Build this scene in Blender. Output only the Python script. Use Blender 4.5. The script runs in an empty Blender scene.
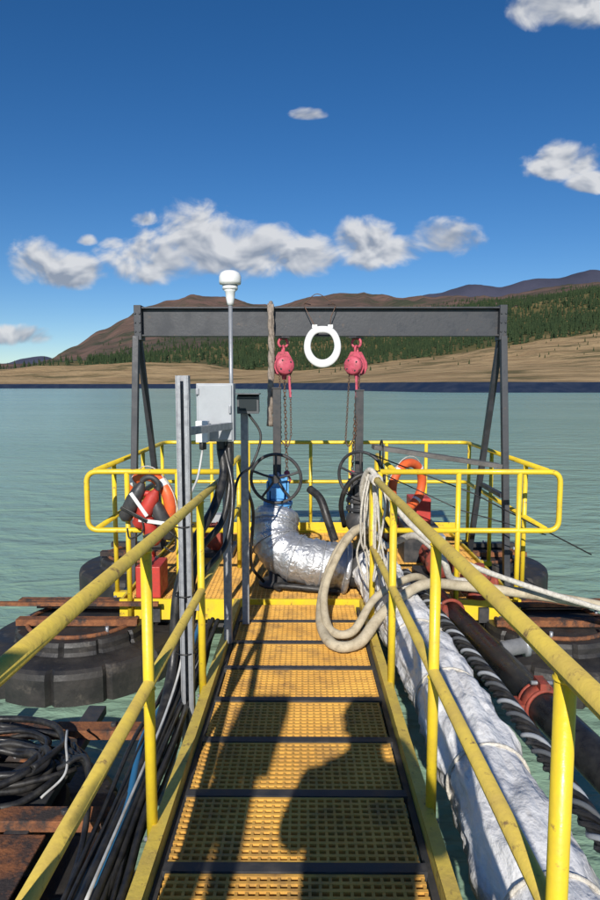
import bpy, math, random
from mathutils import Vector, Matrix, noise
random.seed(7)
S = bpy.context.scene
S.view_settings.view_transform = 'Standard'
S.view_settings.look = 'None'
S.view_settings.exposure = 0
CAMZ = 1.75
WATER = -0.5

# ------------------------------------------------------------------ materials
def mat(name, col, rough=0.5, metal=0.0, col2=None, nscale=6.0, lo=0.4, hi=0.65, bump=0.0, bscale=40.0,
        col3=None, n3=2.0, lo3=0.55, hi3=0.7, spec=0.5, detail=6.0, stretch=None, bdist=0.01):
    m = bpy.data.materials.new(name); m.use_nodes = True
    nt = m.node_tree; N = nt.nodes; L = nt.links
    b = N['Principled BSDF']
    b.inputs['Roughness'].default_value = rough
    b.inputs['Metallic'].default_value = metal
    b.inputs['Specular IOR Level'].default_value = spec
    b.inputs['Base Color'].default_value = (*col, 1)
    geo = N.new('ShaderNodeNewGeometry')
    src = geo.outputs['Position']
    if stretch:
        mp = N.new('ShaderNodeMapping'); mp.inputs['Scale'].default_value = stretch
        L.new(src, mp.inputs['Vector']); src = mp.outputs['Vector']
    last = None
    if col2:
        no = N.new('ShaderNodeTexNoise'); no.inputs['Scale'].default_value = nscale; no.inputs['Detail'].default_value = detail
        no.inputs['Roughness'].default_value = 0.65
        L.new(src, no.inputs['Vector'])
        mr = N.new('ShaderNodeMapRange'); mr.inputs['From Min'].default_value = lo; mr.inputs['From Max'].default_value = hi
        L.new(no.outputs['Fac'], mr.inputs['Value'])
        mx = N.new('ShaderNodeMix'); mx.data_type = 'RGBA'
        mx.inputs['A'].default_value = (*col, 1); mx.inputs['B'].default_value = (*col2, 1)
        L.new(mr.outputs['Result'], mx.inputs['Factor']); last = mx.outputs['Result']
        rr = N.new('ShaderNodeMapRange'); rr.inputs['To Min'].default_value = max(0, rough - 0.08); rr.inputs['To Max'].default_value = min(1, rough + 0.2)
        L.new(mr.outputs['Result'], rr.inputs['Value']); L.new(rr.outputs['Result'], b.inputs['Roughness'])
        if col3:
            n2 = N.new('ShaderNodeTexNoise'); n2.inputs['Scale'].default_value = n3; n2.inputs['Detail'].default_value = 8
            n2.inputs['Roughness'].default_value = 0.7
            L.new(src, n2.inputs['Vector'])
            mr2 = N.new('ShaderNodeMapRange'); mr2.inputs['From Min'].default_value = lo3; mr2.inputs['From Max'].default_value = hi3
            L.new(n2.outputs['Fac'], mr2.inputs['Value'])
            mx2 = N.new('ShaderNodeMix'); mx2.data_type = 'RGBA'; mx2.inputs['B'].default_value = (*col3, 1)
            L.new(last, mx2.inputs['A']); L.new(mr2.outputs['Result'], mx2.inputs['Factor']); last = mx2.outputs['Result']
        L.new(last, b.inputs['Base Color'])
    if bump > 0:
        nb = N.new('ShaderNodeTexNoise'); nb.inputs['Scale'].default_value = bscale; nb.inputs['Detail'].default_value = 5
        L.new(src, nb.inputs['Vector'])
        bp = N.new('ShaderNodeBump'); bp.inputs['Strength'].default_value = bump; bp.inputs['Distance'].default_value = bdist
        L.new(nb.outputs['Fac'], bp.inputs['Height']); L.new(bp.outputs['Normal'], b.inputs['Normal'])
    return m

YEL = mat('yellow_paint', (0.82, 0.60, 0.03), 0.36, col2=(0.70, 0.49, 0.035), nscale=9, col3=(0.26, 0.15, 0.05), n3=16, lo3=0.60, hi3=0.68, bump=0.1, bscale=60)
YELD = mat('shaded_worn_yellow', (0.72, 0.53, 0.09), 0.48, col2=(0.56, 0.40, 0.09), nscale=7, col3=(0.22, 0.14, 0.06), n3=22, lo3=0.58, hi3=0.68, bump=0.25, bscale=50)  # muted khaki carries the handrail's own shade; brown flecks are scuffs
GRAT = mat('yellow_grating', (0.82, 0.46, 0.09), 0.65, col2=(0.60, 0.31, 0.06), nscale=3.5, lo=0.35, hi=0.7, col3=(0.27, 0.15, 0.06), n3=6, lo3=0.48, hi3=0.72)
DARK = mat('dark_steel', (0.032, 0.034, 0.038), 0.5, 0.0, col2=(0.065, 0.06, 0.058), nscale=12, bump=0.1)
GANTRY = mat('gantry_paint', (0.030, 0.033, 0.040), 0.5, 0.0, col2=(0.048, 0.051, 0.058), nscale=5, col3=(0.10, 0.065, 0.045), n3=9, lo3=0.61, hi3=0.72, bump=0.1)
GALV = mat('galvanised_steel', (0.36, 0.37, 0.39), 0.45, 0.35, col2=(0.25, 0.26, 0.28), nscale=25, bump=0.05)
BOXG = mat('grey_enclosure', (0.42, 0.44, 0.46), 0.4, 0.1, col2=(0.34, 0.36, 0.38), nscale=8)
WHITEP = mat('white_plastic', (0.80, 0.80, 0.79), 0.35, col2=(0.70, 0.70, 0.68), nscale=12)
CABW = mat('white_cable', (0.55, 0.55, 0.53), 0.5, col2=(0.35, 0.34, 0.32), nscale=12)
RUST = mat('rusty_steel', (0.28, 0.105, 0.038), 0.85, col2=(0.14, 0.055, 0.028), nscale=14, col3=(0.04, 0.030, 0.027), n3=5, lo3=0.47, hi3=0.58, bump=0.5, bscale=80)
FLOAT = mat('black_float_plastic', (0.020, 0.019, 0.019), 0.55, col2=(0.042, 0.037, 0.033), nscale=4, col3=(0.10, 0.085, 0.07), n3=9, lo3=0.58, hi3=0.75, bump=0.3, bscale=30)
RUB = mat('black_rubber', (0.014, 0.014, 0.015), 0.4, col2=(0.04, 0.037, 0.033), nscale=15, bump=0.08)
HDPE = mat('hdpe_pipe', (0.012, 0.012, 0.014), 0.32, col2=(0.03, 0.03, 0.03), nscale=8, col3=(0.10, 0.09, 0.08), n3=5, lo3=0.6, hi3=0.75)
RED = mat('red_paint', (0.55, 0.05, 0.035), 0.5, col2=(0.42, 0.04, 0.03), nscale=20, col3=(0.20, 0.05, 0.03), n3=25, lo3=0.6, hi3=0.7)
HOIST = mat('hoist_red', (0.60, 0.10, 0.15), 0.5, col2=(0.46, 0.07, 0.10), nscale=20, col3=(0.2, 0.06, 0.05), n3=30, lo3=0.55, hi3=0.66)
ORANGE = mat('orange_plastic', (0.78, 0.14, 0.03), 0.55, col2=(0.64, 0.10, 0.03), nscale=12, col3=(0.4, 0.12, 0.06), n3=20, lo3=0.6, hi3=0.7)
REDORX = mat('red_primer', (0.33, 0.06, 0.035), 0.7, col2=(0.20, 0.045, 0.03), nscale=18, col3=(0.10, 0.05, 0.035), n3=12, lo3=0.52, hi3=0.66, bump=0.3, bscale=60)
BLUE = mat('blue_valve_paint', (0.12, 0.40, 0.80), 0.4, col2=(0.08, 0.30, 0.62), nscale=14)
CREAM = mat('cream_hose', (0.56, 0.48, 0.34), 0.7, col2=(0.40, 0.33, 0.22), nscale=14, col3=(0.26, 0.21, 0.14), n3=8, lo3=0.55, hi3=0.70, bump=0.3, bscale=90)
ROPE = mat('white_rope', (0.66, 0.62, 0.54), 0.8, col2=(0.45, 0.41, 0.35), nscale=40, bump=0.6, bscale=160)
TARP = mat('white_wrap', (0.84, 0.83, 0.82), 0.5, col2=(0.70, 0.69, 0.69), nscale=6, col3=(0.42, 0.39, 0.35), n3=8, lo3=0.60, hi3=0.76, bump=1.0, bscale=7, stretch=(1.0, 0.6, 1.0), bdist=0.06)
STRAP = mat('strap_cloth', (0.33, 0.27, 0.22), 0.9, col2=(0.20, 0.16, 0.13), nscale=30, bump=0.5, bscale=100)
WOOD = mat('grey_plank', (0.15, 0.14, 0.13), 0.8, col2=(0.09, 0.085, 0.08), nscale=9)
CHAIN = mat('chain_steel', (0.10, 0.075, 0.06), 0.5, 0.5, col2=(0.2, 0.1, 0.06), nscale=30)
SCREEN = mat('dark_screen', (0.035, 0.045, 0.05), 0.6, spec=0.2)
UNITG = mat('dark_grey_plastic', (0.13, 0.14, 0.15), 0.5, col2=(0.10, 0.105, 0.11), nscale=12)
BLUEW = mat('blue_cable', (0.03, 0.16, 0.32), 0.5)

def foil():
    m = mat('aluminium_foil_lagging', (0.68, 0.69, 0.71), 0.34, 0.75, col2=(0.50, 0.51, 0.53), nscale=5, col3=(0.13, 0.12, 0.11), n3=3.5, lo3=0.58, hi3=0.72)
    nt = m.node_tree; N = nt.nodes; L = nt.links; b = N['Principled BSDF']
    geo = N.new('ShaderNodeNewGeometry')
    n = N.new('ShaderNodeTexNoise'); n.inputs['Scale'].default_value = 16; n.inputs['Detail'].default_value = 5; n.inputs['Distortion'].default_value = 0.6
    L.new(geo.outputs['Position'], n.inputs['Vector'])
    bp = N.new('ShaderNodeBump'); bp.inputs['Strength'].default_value = 0.7; bp.inputs['Distance'].default_value = 0.03
    L.new(n.outputs['Fac'], bp.inputs['Height']); L.new(bp.outputs['Normal'], b.inputs['Normal'])
    return m
FOIL = foil()

# ------------------------------------------------------------------ mesh builder
def V(*a): return Vector(a)
def frame(d):
    d = d.normalized()
    up = V(0, 0, 1) if abs(d.z) < 0.95 else V(1, 0, 0)
    x = d.cross(up).normalized(); y = x.cross(d).normalized()
    return x, y

class MB:
    def __init__(s, name, mats):
        s.name = name; s.mats = mats; s.v = []; s.f = []; s.mi = []; s.sm = []
    def add(s, vs, fs, m=0, smooth=False):
        o = len(s.v); s.v += [tuple(p) for p in vs]
        for f in fs:
            s.f.append(tuple(i + o for i in f)); s.mi.append(m); s.sm.append(smooth)
    def box(s, c, size, m=0, rot=None):
        hx, hy, hz = size[0] / 2, size[1] / 2, size[2] / 2
        R = rot if rot else Matrix.Identity(3); c = Vector(c)
        vs = [c + R @ V(x * hx, y * hy, z * hz) for x in (-1, 1) for y in (-1, 1) for z in (-1, 1)]
        s.add(vs, [(0, 1, 3, 2), (4, 6, 7, 5), (0, 4, 5, 1), (2, 3, 7, 6), (0, 2, 6, 4), (1, 5, 7, 3)], m)
    def beam(s, p0, p1, w, h, m=0):
        p0, p1 = Vector(p0), Vector(p1); d = p1 - p0; x, y = frame(d); dn = d.normalized()
        R = Matrix((x, dn, y)).transposed()
        s.box((p0 + p1) / 2, (w, d.length, h), m, R)
    def tube(s, pts, r, m=0, seg=10, cap=True, closed=False):
        pts = [Vector(p) for p in pts]; n = len(pts)
        rs = r if isinstance(r, (list, tuple)) else [r] * n
        vs = []; px = None
        for i, p in enumerate(pts):
            if closed: d = pts[(i + 1) % n] - pts[i - 1]
            else: d = pts[min(i + 1, n - 1)] - pts[max(i - 1, 0)]
            if d.length < 1e-9: d = V(0, 0, 1)
            d.normalize()
            if px is None: x, _ = frame(d)
            else:
                x = px - d * px.dot(d)
                if x.length < 1e-6: x, _ = frame(d)
                x.normalize()
            y = d.cross(x); px = x
            for k in range(seg):
                a = 2 * math.pi * k / seg
                vs.append(p + (x * math.cos(a) + y * math.sin(a)) * rs[i])
        fs = []
        for i in range(n if closed else n - 1):
            j = (i + 1) % n
            for k in range(seg):
                k2 = (k + 1) % seg
                fs.append((i * seg + k, i * seg + k2, j * seg + k2, j * seg + k))
        s.add(vs, fs, m, True)
        if cap and not closed:
            o = len(s.v) - len(vs)
            s.f.append(tuple(o + k for k in range(seg))[::-1]); s.mi.append(m); s.sm.append(False)
            s.f.append(tuple(o + (n - 1) * seg + k for k in range(seg))); s.mi.append(m); s.sm.append(False)
    def cyl(s, p0, p1, r, m=0, seg=16, r2=None):
        s.tube([p0, p1], [r, r if r2 is None else r2], m, seg)
    def torus(s, c, axis, R, r, m=0, seg=28, ts=8, a0=0, a1=360, sx=1, sy=1):
        c = Vector(c); x, y = frame(Vector(axis))
        full = abs(a1 - a0) >= 359.9
        k = seg if full else seg + 1
        pts = [c + (x * math.cos(math.radians(a0 + (a1 - a0) * i / seg)) * sx + y * math.sin(math.radians(a0 + (a1 - a0) * i / seg)) * sy) * R for i in range(k)]
        s.tube(pts, r, m, ts, closed=full)
    def sphere(s, c, r, m=0, sz=1.0, seg=16, rings=10):
        c = Vector(c); prof = [(math.sin(math.pi * i / rings), -math.cos(math.pi * i / rings)) for i in range(rings + 1)]
        s.lathe(c, [(max(1e-4, a * r), b * r * sz) for a, b in prof], m, seg)
    def lathe(s, c, prof, m=0, seg=24, axis=(0, 0, 1), smooth=True, mod=None):
        c = Vector(c); ax = Vector(axis).normalized(); x, y = frame(ax)
        vs = []
        for (r, h) in prof:
            for k in range(seg):
                a = 2 * math.pi * k / seg; rr = r * (mod(a, h) if mod else 1)
                vs.append(c + (x * math.cos(a) + y * math.sin(a)) * rr + ax * h)
        fs = []
        for i in range(len(prof) - 1):
            for k in range(seg):
                k2 = (k + 1) % seg
                fs.append((i * seg + k, i * seg + k2, (i + 1) * seg + k2, (i + 1) * seg + k))
        s.add(vs, fs, m, smooth)
        o = len(s.v) - len(vs); L = len(prof) - 1
        s.f.append(tuple(o + k for k in range(seg))[::-1]); s.mi.append(m); s.sm.append(False)
        s.f.append(tuple(o + L * seg + k for k in range(seg))); s.mi.append(m); s.sm.append(False)
    def build(s, bevel=0.0, parent=None):
        me = bpy.data.meshes.new(s.name)
        me.from_pydata(s.v, [], s.f)
        for mm in s.mats: me.materials.append(mm)
        me.polygons.foreach_set('material_index', s.mi)
        me.polygons.foreach_set('use_smooth', s.sm)
        me.update()
        o = bpy.data.objects.new(s.name, me); S.collection.objects.link(o)
        if bevel:
            b = o.modifiers.new('bevel', 'BEVEL'); b.width = bevel; b.segments = 2; b.limit_method = 'ANGLE'; b.angle_limit = math.radians(50)
        if parent: o.parent = parent
        return o

def fillet(pts, rad, n=6):
    pts = [Vector(p) for p in pts]; out = [pts[0]]
    for i in range(1, len(pts) - 1):
        a, b, c = pts[i - 1], pts[i], pts[i + 1]
        d1 = (a - b); d2 = (c - b); r = min(rad, d1.length * 0.49, d2.length * 0.49)
        s = b + d1.normalized() * r; e = b + d2.normalized() * r
        for k in range(n + 1):
            t = k / n; out.append((1 - t) ** 2 * s + 2 * t * (1 - t) * b + t * t * e)
    out.append(pts[-1]); return out
def spline(pts, n=10):
    P = [Vector(p) for p in pts]; P = [P[0] * 2 - P[1]] + P + [P[-1] * 2 - P[-2]]; out = []
    for i in range(1, len(P) - 2):
        for k in range(n):
            t = k / n; p0, p1, p2, p3 = P[i - 1], P[i], P[i + 1], P[i + 2]
            out.append(0.5 * ((2 * p1) + (-p0 + p2) * t + (2 * p0 - 5 * p1 + 4 * p2 - p3) * t * t + (-p0 + 3 * p1 - 3 * p2 + p3) * t ** 3))
    out.append(P[-2]); return out
def interp(tab, x):
    if x <= tab[0][0]: return tab[0][1]
    for (a, b), (c, d) in zip(tab, tab[1:]):
        if x <= c:
            t = (x - a) / (c - a); t = t * t * (3 - 2 * t) * 0.5 + t * 0.5
            return b + (d - b) * t
    return tab[-1][1]

# ------------------------------------------------------------------ gangway
def wz(y): return 0.035 * (5.0 - y)
XL, XR = -0.48, 0.42
Y0, Y1 = -2.2, 5.05
g = MB('gangway', [GRAT, DARK, YEL, YELD, GALV])
pitch = 0.034
panel = 0.43; yb = 2.07 - panel * 11
bars = []
while yb < Y1 + 0.1:
    bars.append(yb); yb += panel
for i, b in enumerate(bars):
    if b < Y0 or b > Y1: continue
    g.beam((XL, b, wz(b) - 0.010), (XR, b, wz(b) - 0.010), 0.042, 0.034, 1)
for pi_, (a, b) in enumerate(zip(bars, bars[1:])):
    a2, b2 = max(a + 0.026, Y0), min(b - 0.026, Y1)
    if b2 <= a2: continue
    jz = random.uniform(-0.003, 0.002); jx = random.uniform(-0.006, 0.006)
    nx = int((XR - XL - 0.04) / pitch)
    for k in range(nx + 1):
        x = XL + 0.02 + jx + k * (XR - XL - 0.04) / nx
        g.beam((x, a2, wz(a2) - 0.0155 + jz), (x, b2, wz(b2) - 0.0155 + jz), 0.0105, 0.030, 0)
    ny = int((b2 - a2) / pitch)
    for k in range(ny + 1):
        y = a2 + 0.006 + k * (b2 - a2 - 0.012) / ny
        g.beam((XL + 0.012 + jx, y, wz(y) - 0.014 + jz), (XR - 0.012 + jx, y, wz(y) - 0.014 + jz), 0.0125, 0.030, 0)
for sx, x in ((-1, XL - 0.03), (1, XR + 0.03)):
    g.beam((x, Y0, wz(Y0) - 0.05), (x, Y1, wz(Y1) - 0.05), 0.010, 0.18, 3)
    g.beam((x + sx * 0.020, Y0, wz(Y0) + 0.042), (x + sx * 0.020, Y1, wz(Y1) + 0.042), 0.050, 0.009, 3)
    g.beam((x + sx * 0.020, Y0, wz(Y0) - 0.142), (x + sx * 0.020, Y1, wz(Y1) - 0.142), 0.050, 0.009, 1)
    g.beam((x - sx * 0.020, Y0, wz(Y0) - 0.03), (x - sx * 0.020, Y1, wz(Y1) - 0.03), 0.026, 0.03, 1)
for k in range(9):
    y = -1.9 + k * 0.86
    g.beam((XL - 0.02, y, wz(y) - 0.09), (XR + 0.02, y, wz(y) - 0.09), 0.06, 0.08, 1)
g.build()

def rail(name, x, ys, yend0, yend1, m_top=1):
    r = MB(name, [YEL, YELD, GALV, RUB])
    top, mid = 1.09, 0.58
    r.tube(fillet([(x, yend0, wz(yend0) + top), (x, yend1, wz(yend1) + top), (x, yend1, wz(yend1) + mid), (x, yend0, wz(yend0) + mid)], 0.09), 0.0215, m_top, 16)
    sgn = -1 if x < 0 else 1
    for y in ys:
        z = wz(y)
        r.cyl((x, y, z - 0.13), (x, y, z + top - 0.01), 0.0205, 0, 16)
        for zz in (top, mid): r.torus((x, y, z + zz - 0.020), (0, 0, 1), 0.0215, 0.0035, 0, 18, 6)
        r.beam((x - sgn * 0.028, y - 0.045, z - 0.05), (x - sgn * 0.028, y + 0.045, z - 0.05), 0.008, 0.12, 0)
        for dz in (-0.02, -0.09):
            r.cyl((x - sgn * 0.04, y, z + dz), (x + sgn * 0.03, y, z + dz), 0.009, 2, 6)
    return r.build()
rail('gangway_handrail', -0.56, (-1.2, 1.02, 2.25, 3.45, 4.6), -2.2, 4.85)
rail('gangway_handrail', 0.49, (-1.2, 0.05, 1.17, 2.36, 3.5, 4.55), -2.2, 4.62)

# ------------------------------------------------------------------ barge deck
DX0, DX1, DY0, DY1 = -1.48, 1.74, 5.12, 7.62
d = MB('barge_deck', [GRAT, YEL, DARK, RUST])
dp = 0.038
n = int((DX1 - DX0) / dp)
for k in range(n + 1):
    x = DX0 + 0.03 + k * (DX1 - DX0 - 0.06) / n
    d.box((x, (DY0 + DY1) / 2, -0.0155), (0.010, DY1 - DY0 - 0.05, 0.03), 0)
n = int((DY1 - DY0) / dp)
for k in range(n + 1):
    y = DY0 + 0.03 + k * (DY1 - DY0 - 0.06) / n
    d.box(((DX0 + DX1) / 2, y, -0.014), (DX1 - DX0 - 0.05, 0.010, 0.03), 0)
for y in (DY0, DY1): d.box(((DX0 + DX1) / 2, y, -0.06), (DX1 - DX0 + 0.03, 0.02, 0.17), 1)
for x in (DX0, DX1): d.box((x, (DY0 + DY1) / 2, -0.061), (0.02, DY1 - DY0 - 0.02, 0.168), 1)
for y in (5.35, 6.3, 7.3): d.box((0.13, y, -0.22), (3.5, 0.10, 0.12), 2)
d.box((-1.85, 5.22, -0.03), (1.0, 0.08, 0.04), 3); d.box((2.1, 5.22, -0.03), (1.0, 0.08, 0.04), 3)
for x in (-1.2, -0.3, 0.6, 1.45): d.box((x, 6.3, -0.095), (0.08, 2.45, 0.12), 2)
d.box((-1.95, 4.98, 0.03), (1.6, 0.035, 0.03), 3); d.box((2.35, 4.98, 0.03), (1.4, 0.035, 0.03), 3)
d.build()

r = MB('barge_guard_rail', [YEL, YELD, GALV])
T, M = 1.07, 0.60
R_ = 0.0215
r.tube(fillet([(-0.62, 5.08, T), (-1.72, 5.08, T), (-1.72, 5.08, M), (-0.62, 5.08, M)], 0.09), R_, 0, 12)
r.tube(fillet([(0.60, 5.08, T), (2.02, 5.08, T), (2.02, 5.08, M), (0.60, 5.08, M)], 0.09), R_, 0, 12)
for x in (-1.40, -1.0, -0.62, 0.60, 1.22, 1.70): r.cyl((x, 5.08, -0.14), (x, 5.08, T), R_ - 0.001, 0, 12)
for z in (T, M):
    zz = z + 0.003
    r.tube(fillet([(-1.66, 5.12, zz), (-1.66, 7.68, zz), (1.93, 7.68, zz), (1.93, 5.12, zz)], 0.12), R_, 0, 12)
for y in (5.62, 6.65, 7.55):
    for x, xi in ((-1.66, DX0), (1.93, DX1)):
        r.cyl((x, y, -0.14), (x, y, T), R_ - 0.001, 0, 12)
        r.box(((x + xi) / 2, y, -0.10), (abs(x - xi) + 0.05, 0.06, 0.05), 0)
for x in (-1.1, -0.66, 0.08, 0.55, 0.98, 1.45): r.cyl((x, 7.68, -0.12), (x, 7.68, T), R_ - 0.001, 0, 12)
r.tube(fillet([(-0.62, 5.10, T), (-0.62, 6.2, T), (-0.62, 6.2, M), (-0.62, 5.10, M)], 0.09), R_, 0, 12)
r.cyl((-0.62, 6.12, 0), (-0.62, 6.12, T - 0.05), R_, 0, 12)
r.tube(fillet([(0.72, 5.12, T), (0.72, 6.4, T), (0.72, 6.4, M), (0.72, 5.12, M)], 0.09), R_, 0, 12)
r.cyl((0.72, 6.3, 0), (0.72, 6.3, T - 0.05), R_, 0, 12)
r.box((0.13, 7.66, 0.06), (3.4, 0.008, 0.11), 0)
r.build()

# ------------------------------------------------------------------ gantry
g = MB('lifting_gantry', [GANTRY, RUST])
BY = 6.0; bx0, bx1 = -1.53, 1.82; bz0, bz1 = 2.19, 2.45
g.box((0.145, BY, (bz0 + bz1) / 2), (bx1 - bx0, 0.012, bz1 - bz0 - 0.03), 0)
g.box((0.145, BY, bz1 - 0.007), (bx1 - bx0, 0.11, 0.015), 0)
g.box((0.145, BY, bz0 + 0.007), (bx1 - bx0, 0.11, 0.015), 0)
for x in (bx0 + 0.03, bx1 - 0.03):
    g.box((x, BY, (bz0 + bz1) / 2 - 0.01), (0.065, 0.15, bz1 - bz0 + 0.05), 0)
    for dx in (-0.02, 0.02):
        for dz in (-0.08, 0.0, 0.08): g.cyl((x + dx, BY - 0.085, 2.31 + dz), (x + dx, BY - 0.07, 2.31 + dz), 0.010, 0, 6)
for x, s in ((-1.52, -1), (1.80, 1)):
    g.beam((x, BY - 0.05, bz0), (x + s * 0.03, 5.72, -0.10), 0.062, 0.055, 0)
    g.beam((x, BY + 0.05, bz0 - 0.02), (x + s * 0.0, 6.95, -0.10), 0.052, 0.062, 0)
    g.beam((x, 5.84, 0.75), (x, 6.50, 0.75), 0.04, 0.04, 0)
    g.box((x + s * 0.03, 5.72, -0.105), (0.18, 0.18, 0.02), 0)
    g.box((x, 6.95, -0.105), (0.18, 0.18, 0.02), 0)
g.build(0.003)

def links(mb, p0, p1, m=0, L=0.042, r=0.0045, w=0.011):
    p0, p1 = Vector(p0), Vector(p1); dd = (p1 - p0); n = max(2, int(dd.length / (L * 0.74))); dn = dd.normalized()
    x, y = frame(dn)
    for i in range(n):
        c = p0 + dd * ((i + 0.5) / n); a = x if i % 2 else y
        pts = []
        for k in range(10):
            t = 2 * math.pi * k / 10
            pts.append(c + dn * math.sin(t) * L / 2 + a * math.cos(t) * w)
        mb.tube(pts, r, m, 5, closed=True)
def hoist(x, tw, rot):
    h = MB('chain_hoist', [HOIST, CHAIN, DARK])
    y = 0.0; x0 = x; x = 0.0
    h.box((x, y, 2.175), (0.07, 0.20, 0.012), 2); h.cyl((x, y - 0.06, 2.17), (x, y + 0.06, 2.17), 0.014, 1, 8)
    h.torus((x, y, 2.130), (0, 1, 0), 0.042, 0.012, 0, 22, 8, -60, 240)
    h.torus((x, y, 2.068), (1, 0, 0), 0.034, 0.011, 0, 20, 8)
    h.cyl((x, y, 2.05), (x, y, 1.99), 0.022, 0, 10)
    for yy_ in (-0.042, 0.042):
        prof = [(-0.035, 0.115), (0.035, 0.115), (0.060, 0.07), (0.088, 0.02), (0.092, -0.03), (0.07, -0.08), (0.03, -0.10), (-0.03, -0.10), (-0.07, -0.08), (-0.092, -0.03), (-0.088, 0.02), (-0.060, 0.07)]
        vs = [V(px_, yy_ - 0.006, 1.935 + pz_) for px_, pz_ in prof] + [V(px_, yy_ + 0.006, 1.935 + pz_) for px_, pz_ in prof]
        k_ = len(prof)
        h.add(vs, [tuple(range(k_))[::-1], tuple(range(k_, 2 * k_))] + [(i, (i + 1) % k_, k_ + (i + 1) % k_, k_ + i) for i in range(k_)], 0)
    h.lathe((x, y - 0.115, 1.925), [(0.02, 0), (0.070, 0.006), (0.082, 0.02), (0.084, 0.055), (0.07, 0.06)], 0, 28, (0, 1, 0))
    h.lathe((x, y - 0.048, 1.925), [(0.064, 0), (0.066, 0.05), (0.064, 0.09)], 2, 24, (0, 1, 0))
    h.lathe((x, y + 0.05, 1.925), [(0.084, 0), (0.084, 0.025), (0.06, 0.04), (0.02, 0.045)], 0, 24, (0, 1, 0))
    for k in range(4):
        a = k * math.pi / 2 + 0.6; h.cyl((x + 0.055 * math.cos(a), y - 0.118, 1.925 + 0.055 * math.sin(a)), (x + 0.055 * math.cos(a), y - 0.104, 1.925 + 0.055 * math.sin(a)), 0.008, 2, 6)
    h.cyl((x + 0.01, y, 1.85), (x + 0.01, y, 1.80), 0.03, 0, 12, 0.02)
    links(h, (x + 0.01, y, 1.84), (x + 0.01, y - 0.1, 0.98), 1)
    links(h, (x - 0.045, y - 0.05, 1.87), (x - 0.05, y - 0.12, 1.25), 1, 0.03, 0.003, 0.008)
    links(h, (x + 0.055, y - 0.05, 1.87), (x + 0.045, y - 0.12, 1.30), 1, 0.03, 0.003, 0.008)
    h.tube(spline([(x + 0.045, y - 0.12, 1.30), (x + tw * 0.5, y - 0.14, 1.2), (x - 0.05, y - 0.12, 1.25)], 6), 0.006, 1, 5)
    h.beam((x + 0.035, y - 0.08, 1.83), (x + 0.045, y - 0.09, 1.64), 0.026, 0.016, 0)
    h.sphere((x + 0.01, y - 0.1, 0.95), 0.028, 0)
    h.torus((x + 0.01, y - 0.1, 0.89), (0, 1, 0), 0.032, 0.009, 0, 20, 8, -200, 90)
    o_ = h.build(); o_.location = (x0, 5.96, 0); o_.rotation_euler = (0, 0, rot)
hoist(-0.19, 0.02, 0.25); hoist(0.475, -0.02, -0.45)

t = MB('toilet_seat', [WHITEP, CHAIN])
c = V(0.165, 5.87, 2.095); n = 56; vs = []; prof = 10
for i in range(n):
    a = 2 * math.pi * i / n
    for k in range(prof):
        b = 2 * math.pi * k / prof
        top = math.sin(a)
        half = 0.031 + 0.006 * max(0, -top)
        ca = math.copysign(abs(math.cos(a)) ** (0.72 if top > 0 else 1.0), math.cos(a))
        ox = ca * 0.136 * (1 - 0.05 * max(0, top)); oz = top * (0.148 if top > 0 else 0.155)
        u = math.cos(b) * half; w = math.sin(b) * 0.013
        vs.append(c + V(ox + math.cos(a) * u, w, oz + math.sin(a) * u))
fs = []
for i in range(n):
    for k in range(prof):
        fs.append((i * prof + k, i * prof + (k + 1) % prof, ((i + 1) % n) * prof + (k + 1) % prof, ((i + 1) % n) * prof + k))
t.add(vs, fs, 0, True)
t.box(c + V(-0.07, 0.014, 0.175), (0.045, 0.03, 0.03), 0); t.box(c + V(0.07, 0.014, 0.175), (0.045, 0.03, 0.03), 0)
t.tube(spline([c + V(-0.07, 0, 0.18), (0.04, 5.90, 2.38), (0.0, 5.93, 2.47), (0.06, 6.0, 2.475)], 6), 0.004, 1, 5)
t.tube(spline([c + V(0.07, 0, 0.18), (0.24, 5.90, 2.35), (0.28, 5.92, 2.46), (0.22, 6.0, 2.475)], 6), 0.004, 1, 5)
t.tube(spline([(0.0, 5.93, 2.47), (0.12, 5.92, 2.56), (0.28, 5.92, 2.46)], 6), 0.004, 1, 5)
t.build()

s = MB('lifting_strap', [STRAP])
for ph in (0, 2.1, 4.2):
    pts = [V(-0.30 + 0.014 * math.cos(i * 0.45 + ph) + 0.012 * math.sin(i * 0.13), 5.90 + 0.014 * math.sin(i * 0.45 + ph), 2.47 - i * 0.028) for i in range(40)]
    s.tube(pts, [0.017 + 0.007 * math.sin(i * 0.3 + ph) for i in range(40)], 0, 7)
s.torus((-0.30, 5.98, 2.33), (1, 0, 0), 0.16, 0.02, 0, 24, 6, 0, 360, 0.62, 1)
s.build()

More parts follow.
